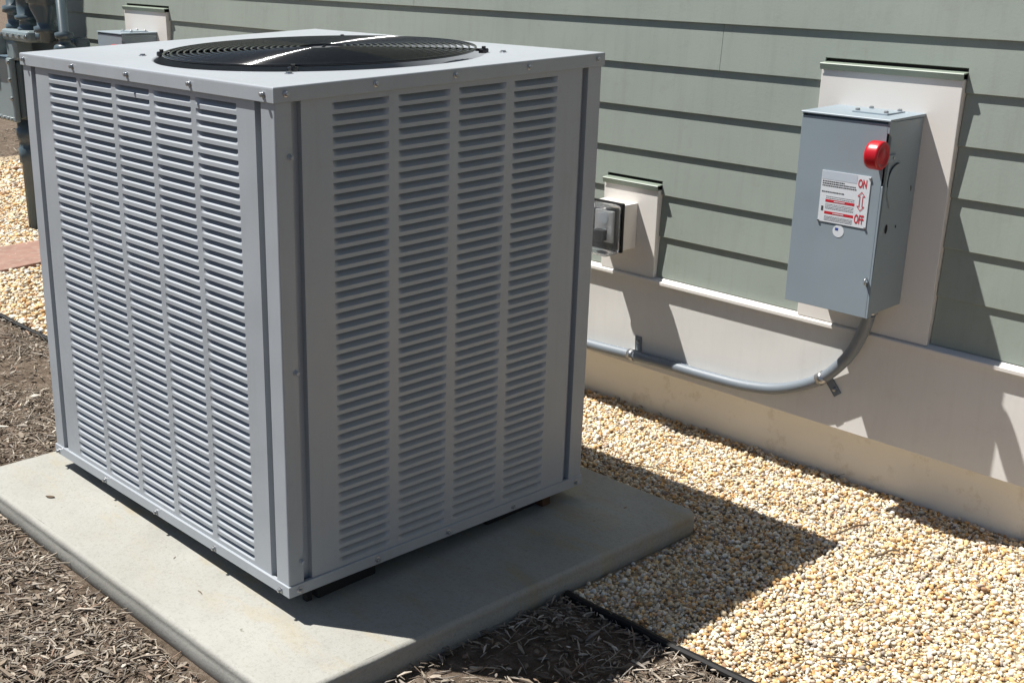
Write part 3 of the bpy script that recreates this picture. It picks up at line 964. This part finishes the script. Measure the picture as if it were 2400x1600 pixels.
    for zz in (0.7035, 0.6995, 0.6855, 0.6820, 0.6785, 0.6755, 0.6575, 0.6545, 0.6515, 0.6485):
        rr = random.Random(int(zz * 1e4)); x = 0.345; bmv, bmf = [], []
        while x < 0.4165:
            w = rr.uniform(0.002, 0.005); xe = min(0.4165, x + w); i = len(bmv)
            bmv += [(x, Y, zz - 0.0005), (xe, Y, zz - 0.0005), (xe, Y, zz + 0.0005), (x, Y, zz + 0.0005)]; bmf.append([i, i + 1, i + 2, i + 3]); x += w + 0.001
        mk('print_line', bmv, bmf, M['ink'], lab)
    for zc in (0.6935, 0.6660):
        rect('red_bar', 0.3440, 0.4175, zc - 0.0031, zc + 0.0031, M['redprint'])
        V, F = [], []
        for i in range(9):
            xa = 0.3660 + 0.0031 * i
            n = len(V); V += [(xa, Y - 0.0003, zc - 0.0013), (xa + 0.0021, Y - 0.0003, zc - 0.0013), (xa + 0.0021, Y - 0.0003, zc + 0.0013), (xa, Y - 0.0003, zc + 0.0013)]; F.append([n, n + 1, n + 2, n + 3])
        mk('white_lettering', V, F, M['label'], lab)
    rect('pictogram', 0.3350, 0.3405, 0.6690, 0.6800, M['ink'])
    for s, xa, xb, za, zb in (('ON', 0.4212, 0.4424, 0.7335, 0.7535), ('OFF', 0.4205, 0.4440, 0.6520, 0.6735)):
        V, F = text_mesh(s, 0.025)
        lo, hi = V.min(0), V.max(0)
        P = [(xa + (v[0] - lo[0]) / (hi[0] - lo[0]) * (xb - xa), Y - 0.0002, za + (v[1] - lo[1]) / (hi[1] - lo[1]) * (zb - za)) for v in V]
        mk(s.lower() + '_lettering', P, F, M['redprint'], lab)
    # outlined double arrow
    xc = 0.4325
    ar = [(0, 0.7245), (0.0085, 0.7150), (0.0036, 0.7150), (0.0036, 0.6920), (0.0085, 0.6920), (0, 0.6825), (-0.0085, 0.6920), (-0.0036, 0.6920), (-0.0036, 0.7150), (-0.0085, 0.7150)]
    V, F = [], []
    for k in range(len(ar)):
        a = Vector((xc + ar[k][0], Y - 0.0002, ar[k][1])); q = ar[(k + 1) % len(ar)]; b = Vector((xc + q[0], Y - 0.0002, q[1]))
        dd = (b - a).normalized(); nn = Vector((-dd.z, 0, dd.x)) * 0.0008; a2 = a - dd * 0.0006; b2_ = b + dd * 0.0006
        i = len(V); V += [tuple(a2 - nn), tuple(b2_ - nn), tuple(b2_ + nn), tuple(a2 + nn)]; F.append([i, i + 1, i + 2, i + 3])
    for i in range(len(V)):
        V[i] = (V[i][0], V[i][1] - 0.00002 * (i // 4), V[i][2])
    mk('arrow_print', V, F, M['redprint'], lab)
    for rx, rz in ((0.3305, 0.6455), (0.4490, 0.6455), (0.4490, 0.7570)):
        lathe('rivet', (rx, yf - 0.0010, rz), (0, -1, 0), [(0.0030, 0), (0.0030, 0.0018), (0.0018, 0.0028)], M['zinc'], lab, 8)
    stc = lathe('round_sticker', (0.3838, yf - 0.0001, 0.6272), (0, -1, 0), [(0.0142, 0), (0.0142, 0.0005)], M['label'], t, 28)
    mk('blue_print', [(0.3755, yf - 0.0009, 0.6285), (0.3835, yf - 0.0009, 0.6285), (0.3835, yf - 0.0009, 0.6345), (0.3755, yf - 0.0009, 0.6345)], [[0, 1, 2, 3]], M['blueprint'], stc)
    lathe('hub', (0.428, 1.372, z0 + 0.004), (0, 0, -1), [(0.024, 0), (0.024, 0.006), (0.019, 0.007), (0.019, 0.024), (0.0165, 0.026)], M['zinc'], t, 18)
    return t
sw = make_switch()
sw2 = copy_tree(sw)
sw2.location.x -= 3.468
tag(sw2, 'far grey switch box on a cream block, seen past the fan lid', 'switch box')
tag(sw, group='disconnect switches on the wall'); tag(sw2, group='disconnect switches on the wall')

# ------------------------------------------------------------------ conduit
def make_conduit():
    t = thing('conduit', (0.0, 1.415, 0.05), 'grey conduit curving along the skirt board up into the near switch box', 'conduit')
    yc = 1.4145
    path = [(-3.12, 1.36, 0.435), (-3.12, 1.385, 0.34), (-3.08, 1.412, 0.22), (-2.95, yc, 0.135), (-2.70, yc, 0.110), (-2.2, yc, 0.106), (-1.5, yc, 0.106), (-0.8, yc, 0.107), (-0.50, yc, 0.1075), (-0.31, yc, 0.115), (-0.186, yc, 0.1185), (-0.05, yc, 0.1205), (0.083, yc, 0.1275), (0.189, yc, 0.150), (0.2945, yc - 0.003, 0.205), (0.366, 1.404, 0.282), (0.407, 1.388, 0.358), (0.424, 1.376, 0.408), (0.428, 1.372, 0.4185)]
    tube('pipe', smooth_path(path, 8), 0.0150, M['conduit'], t, 16)
    def strap(c, dirx, tabx, tabz, rot):
        dx = Vector(dirx).normalized()
        side = Vector((-dx.z, 0, dx.x))
        V, F = [], []
        for i, a in enumerate(np.linspace(-0.25 * PI, 1.25 * PI, 14)):
            for s in (-0.011, 0.011):
                for r in (0.0152, 0.0168):
                    p = Vector(c) + dx * s + (side * math.cos(a) + Vector((0, -1, 0)) * math.sin(a)) * r
                    V.append(tuple(p))
        for i in range(13):
            o = 4 * i
            F += [[o + 1, o + 3, o + 7, o + 5], [o, o + 4, o + 6, o + 2], [o, o + 1, o + 5, o + 4], [o + 2, o + 6, o + 7, o + 3]]
        st = mk('strap', V, F, M['zinc'], t, True)
        p = Vector((c[0], 0, c[2])) + side * (0.034 * tabz) + dx * tabx
        b = bmesh.new()
        bmesh.ops.create_cube(b, size=1)
        for v in b.verts:
            q = side * (v.co.x * 0.042) + dx * (v.co.z * 0.021)
            v.co = Vector((p.x + q.x, 1.4285 + v.co.y * 0.0025, p.z + q.z))
        bmesh.ops.bevel(b, geom=b.edges[:], offset=0.001, segments=1, affect='EDGES')
        mkb('tab', b, M['conduit'], st)
        lathe('screw', (p.x + side.x * 0.006 * tabz, 1.4275, p.z + side.z * 0.006 * tabz), (0, -1, 0), [(0.0055, 0), (0.005, 0.003), (0.002, 0.0042)], M['zinc'], st, 8)
    strap((-0.318, yc, 0.1147), (1, 0, 0.035), 0.012, 1, 0)
    strap((0.300, yc - 0.003, 0.2095), (1, 0, 0.85), 0.006, -1, 0)
make_conduit()

# ------------------------------------------------------------------ weatherproof outlet
def make_outlet():
    t = thing('outlet_box', (-0.39, 1.42, 0.40), 'cream outlet box with smoky clear bubble cover beside the condenser corner', 'outlet')
    box('box_body', -0.4460, -0.3310, 1.3620, 1.4204, 0.4330, 0.5620, M['trim'], t, 0.002)
    box('gasket', -0.4500, -0.3290, 1.3520, 1.3618, 0.4270, 0.5680, M['black'], t, 0.002)
    rec = box('receptacle', -0.4230, -0.3560, 1.3430, 1.3518, 0.4520, 0.5430, M['skirt'], t, 0.003)
    for zz in (0.520, 0.475):
        lathe('socket_face', (-0.3895, 1.3430, zz), (0, -1, 0), [(0.017, 0), (0.017, 0.002), (0.015, 0.0025)], M['label'], rec, 16)
    outer = rbox_bm(-0.4500, -0.3290, 1.2860, 1.3516, 0.4230, 0.5660, 0.013, 3)
    inner = rbox_bm(-0.4475, -0.3315, 1.2885, 1.3550, 0.4255, 0.5635, 0.011, 3)
    me = bpy.data.meshes.new('tmp'); bmesh.ops.reverse_faces(inner, faces=inner.faces[:]); inner.to_mesh(me); inner.free()
    v1 = [tuple(x.co) for x in outer.verts]; outer.verts.index_update()
    cut = lambda bm_: None
    F1 = [[q.index for q in f.verts] for f in outer.faces if not all(q.co.y > 1.3515 for q in f.verts)]
    v2 = [tuple(x.co) for x in me.vertices]; F2 = [list(p.vertices) for p in me.polygons if not all(me.vertices[i].co.y > 1.3549 for i in p.vertices)]
    outer.free(); bpy.data.meshes.remove(me)
    mk('bubble_cover', v1 + v2, F1 + [[i + len(v1) for i in f] for f in F2], M['clear'], t, True)
    box('cover_catch', -0.4050, -0.3740, 1.3380, 1.3515, 0.4120, 0.4225, M['black'], t, 0.002)
    box('plug', -0.4080, -0.3720, 1.3180, 1.3425, 0.4580, 0.4900, M['black'], t, 0.004)
make_outlet()

# ------------------------------------------------------------------ gas meter with its piping
def make_gas():
    t = thing('gas_meter', (-3.97, 1.2, GZ), 'grey green gas meter with pipes behind the far corner of the condenser', 'gas meter')
    box('case', -4.26, -3.868, 1.135, 1.165, 0.435, 0.735, M['gas'], t, 0.010, 2)
    box('case_back', -4.245, -3.862, 1.165, 1.31, 0.445, 0.725, M['gas_dark'], t, 0.02, 3)
    for x, z in ((-3.880, 0.716), (-3.880, 0.635), (-3.880, 0.548), (-3.945, 0.449), (-3.905, 0.449), (-3.995, 0.449), (-4.05, 0.449), (-4.24, 0.60), (-4.24, 0.50)):
        lathe('bolt', (x, 1.136, z), (0, -1, 0), [(0.010, 0), (0.010, 0.008), (0.006, 0.011)], M['brass'], t, 8)
    p = box('name_plate', -4.19, -4.000, 1.1318, 1.1349, 0.585, 0.700, M['gas'], t)
    mk('blue_print', [(-4.18, 1.1312, 0.655), (-4.010, 1.1312, 0.655), (-4.010, 1.1312, 0.675), (-4.18, 1.1312, 0.675)], [[0, 1, 2, 3]], M['blueprint'], p)
    mk('white_print', [(-4.18, 1.1312, 0.678), (-4.010, 1.1312, 0.678), (-4.010, 1.1312, 0.692), (-4.18, 1.1312, 0.692)], [[0, 1, 2, 3]], M['label'], p)
    ix = box('index_housing', -4.16, -3.955, 1.095, 1.19, 0.745, 0.835, M['gas'], t, 0.008, 2)
    box('index_window', -4.145, -3.985, 1.0925, 1.0948, 0.758, 0.822, M['ink'], ix)
    tc = box('top_casting', -3.945, -3.655, 1.14, 1.25, 0.815, 0.868, M['gas'], t, 0.018, 3)
    box('dark_filler', -3.98, -3.44, 1.26, 1.34, 0.66, 0.845, M['gas_dark'], t, 0.02, 3)  # dark block added to darken and hide the lit wall behind the pipes
    box('neck', -3.93, -3.83, 1.15, 1.24, 0.725, 0.82, M['gas'], t, 0.015, 2)
    for bx in (-3.93, -3.865, -3.80, -3.735, -3.67):
        lathe('bolt', (bx, 1.139, 0.842), (0, -1, 0), [(0.009, 0), (0.009, 0.007), (0.005, 0.010)], M['brass'], tc, 8)
    def riser(nm, x, y, prof, mat=M['gas_dark']):
        lathe(nm, (x, y, 0), (0, 0, 1), prof, mat, t, 18, True)
    riser('support_pipe', -3.925, 1.205, [(0.037, GZ - 0.05), (0.037, 0.235), (0.046, 0.24), (0.046, 0.305), (0.040, 0.31), (0.040, 0.345), (0.047, 0.35), (0.047, 0.40), (0.040, 0.405), (0.040, 0.45)], M['gas_dark'])
    riser('inlet_pipe', -3.905, 1.20, [(0.045, 0.86), (0.045, 0.885), (0.034, 0.89), (0.034, 0.935), (0.052, 0.94), (0.052, 0.968), (0.034, 0.973), (0.034, 1.20), (0.05, 1.205), (0.05, 1.26), (0.034, 1.265), (0.034, 1.36)])
    riser('outlet_pipe', -3.76, 1.20, [(0.050, 0.862), (0.050, 0.878), (0.042, 0.882), (0.042, 0.91), (0.058, 0.915), (0.058, 0.93), (0.046, 0.935), (0.046, 1.02), (0.056, 1.025), (0.056, 1.08), (0.046, 1.085), (0.046, 1.34)])
    riser('regulator', -3.575, 1.20, [(0.036, 0.83), (0.036, 0.862), (0.055, 0.866), (0.055, 0.890), (0.040, 0.895), (0.040, 0.915), (0.066, 0.975), (0.066, 0.990), (0.078, 0.994), (0.078, 1.03), (0.11, 1.06), (0.11, 1.12), (0.06, 1.15)], M['gas_dark'])
    riser('vent_pipe', -3.405, 1.20, [(0.022, 0.70), (0.022, 0.785), (0.044, 0.79), (0.050, 0.805), (0.044, 0.82), (0.026, 0.826), (0.026, 0.846), (0.040, 0.850), (0.040, 0.872), (0.022, 0.878), (0.022, 1.14)])
    riser('house_line', -3.405, 1.20, [(0.030, GZ - 0.05), (0.030, 0.70)])
    tube('cross_pipe', [(-3.78, 1.20, 0.842), (-3.56, 1.20, 0.842)], 0.024, M['gas_dark'], t, 12)
    tube('header_pipe', smooth_path([(-3.905, 1.20, 1.35), (-3.895, 1.20, 1.41), (-3.84, 1.20, 1.44), (-3.775, 1.20, 1.41), (-3.76, 1.20, 1.33)], 6), 0.034, M['gas_dark'], t, 12)
    tube('bypass_pipe', smooth_path([(-3.405, 1.20, 1.13), (-3.41, 1.20, 1.18), (-3.46, 1.20, 1.21), (-3.54, 1.20, 1.20), (-3.575, 1.20, 1.14)], 6), 0.022, M['gas_dark'], t, 12)
make_gas()
cab = thing('shadow_cabinet', (-4.3, 1.3, 1.5), 'unseen grey cabinet added to throw a shadow on the wall by the gas meter', 'cabinet')  # made-up box above the view, added to cast the dark wall shadow
box('shadow_cabinet_body', -4.435, -4.155, 1.135, 1.433, 1.50, 2.35, M['switch'], cab, 0.004)
box('shadow_cabinet_door', -4.425, -4.165, 1.128, 1.1348, 1.52, 2.33, M['switch'], cab, 0.002)
box('shadow_cabinet_latch', -4.19, -4.175, 1.115, 1.1278, 1.88, 1.94, M['zinc'], cab, 0.002)

# ------------------------------------------------------------------ edging, slab, small litter
def edging(x0, x1, label):
    n = max(4, int((x1 - x0) / 0.08))
    xs = np.linspace(x0, x1, n)
    rr = np.random.default_rng(int(abs(x0) * 100) + 2)
    wy = np.cumsum(rr.normal(0, 0.0006, n)); wz = rr.normal(0, 0.0015, n)
    V, F = [], []
    prof = [(-0.002, -0.05), (0.002, -0.05), (0.002, 0.004), (0.0060, 0.008), (0.0072, 0.0145), (0.004, 0.020), (-0.002, 0.0215), (-0.0065, 0.018), (-0.0070, 0.011), (-0.002, 0.005)]
    m = len(prof)
    for x, a, b in zip(xs, wy, wz):
        for y, z in prof:
            V.append((x, edge_y(x) - 0.004 + a + 1.35 * y, GZ + b + 0.95 * z))
    for i in range(n - 1):
        for j in range(m):
            k = (j + 1) % m
            F.append([i * m + j, i * m + k, (i + 1) * m + k, (i + 1) * m + j])
    F += [list(range(m))[::-1], [(n - 1) * m + j for j in range(m)]]
    tag(mk('landscape_edging', V, F, M['black']), label, 'edging', 'black plastic edging strips')
edging(-6.0, -1.132, 'black plastic edging between mulch and gravel beyond the far pad edge')
edging(0.236, 2.6, 'black plastic edging between mulch and gravel at the near pad edge')

def slab():
    b = rbox_bm(-3.585, -3.195, 0.56, 1.12, GZ - 0.03, GZ + 0.022, 0.006, 2)
    for v in b.verts:
        v.co.x -= 0.16 * (v.co.y - 0.8) * 1.1
    return mkb('stepping_stone', b, M['brick'])
tag(slab(), 'dusty red stepping stone laid in the gravel by the gas pipe', 'paver')

def litter_leaf(name, c, s, rz, mat, label, cat):
    V = []
    for i, t in enumerate(np.linspace(0, 1, 7)):
        w = math.sin(t * PI) ** 0.8 * 0.42
        for j in (-1, 0, 1):
            x, y = (t - 0.5) * 2 * s, j * w * s
            z = 0.25 * s * (abs(j) * 0.8 + (t - 0.5) ** 2 * 1.5)
            V.append((c[0] + x * math.cos(rz) - y * math.sin(rz), c[1] + x * math.sin(rz) + y * math.cos(rz), c[2] + z))
    F = [[3 * i + j, 3 * i + j + 1, 3 * i + 4 + j, 3 * i + 3 + j] for i in range(6) for j in range(2)]
    o = mk(name, V, F, mat, None, True)
    md = o.modifiers.new('thickness', 'SOLIDIFY'); md.thickness = 0.0006
    tag(o, label, cat)
litter_leaf('dry_leaf', (0.815, 1.105, GZ + 0.016), 0.012, 0.7, M['leaf'], 'small rust brown curled leaf lying on the sunlit gravel', 'leaf')
litter_leaf('leaf_fragment', (0.118, 0.868, -0.0395), 0.004, 1.2, M['leaf'], 'tiny red leaf fragment on the shaded corner of the pad', 'leaf')
litter_leaf('wood_fleck', (-0.855, -0.105, -0.0397), 0.012, 0.6, M['twig'], 'small brown wood fleck on the sunlit far end of the pad', 'wood chip')
def twig(a, b, r, label):
    a, b = Vector(a), Vector(b)
    pts = smooth_path([a, a.lerp(b, 0.35) + Vector((0.004, -0.003, 0.004)), a.lerp(b, 0.7) + Vector((-0.003, 0.003, 0.003)), b], 4)
    o = tube('twig', pts, r, M['twig'], None, 6)
    tag(o, label, 'twig')
twig((0.492, 1.198, GZ + 0.016), (0.520, 1.295, GZ + 0.018), 0.0022, 'thin grey twig on the gravel nearest the house wall')
twig((0.609, 1.161, GZ + 0.016), (0.641, 1.235, GZ + 0.018), 0.0024, 'short brown twig on the gravel past the tip of the shadow')
twig((-0.12, 1.15, GZ + 0.016), (0.06, 1.20, GZ + 0.020), 0.0013, 'long thin dry stem on the gravel behind the pad')
twig((0.74, 0.72, GZ + 0.016), (0.82, 0.77, GZ + 0.016), 0.0018, 'small dark twig on the gravel near the edging')
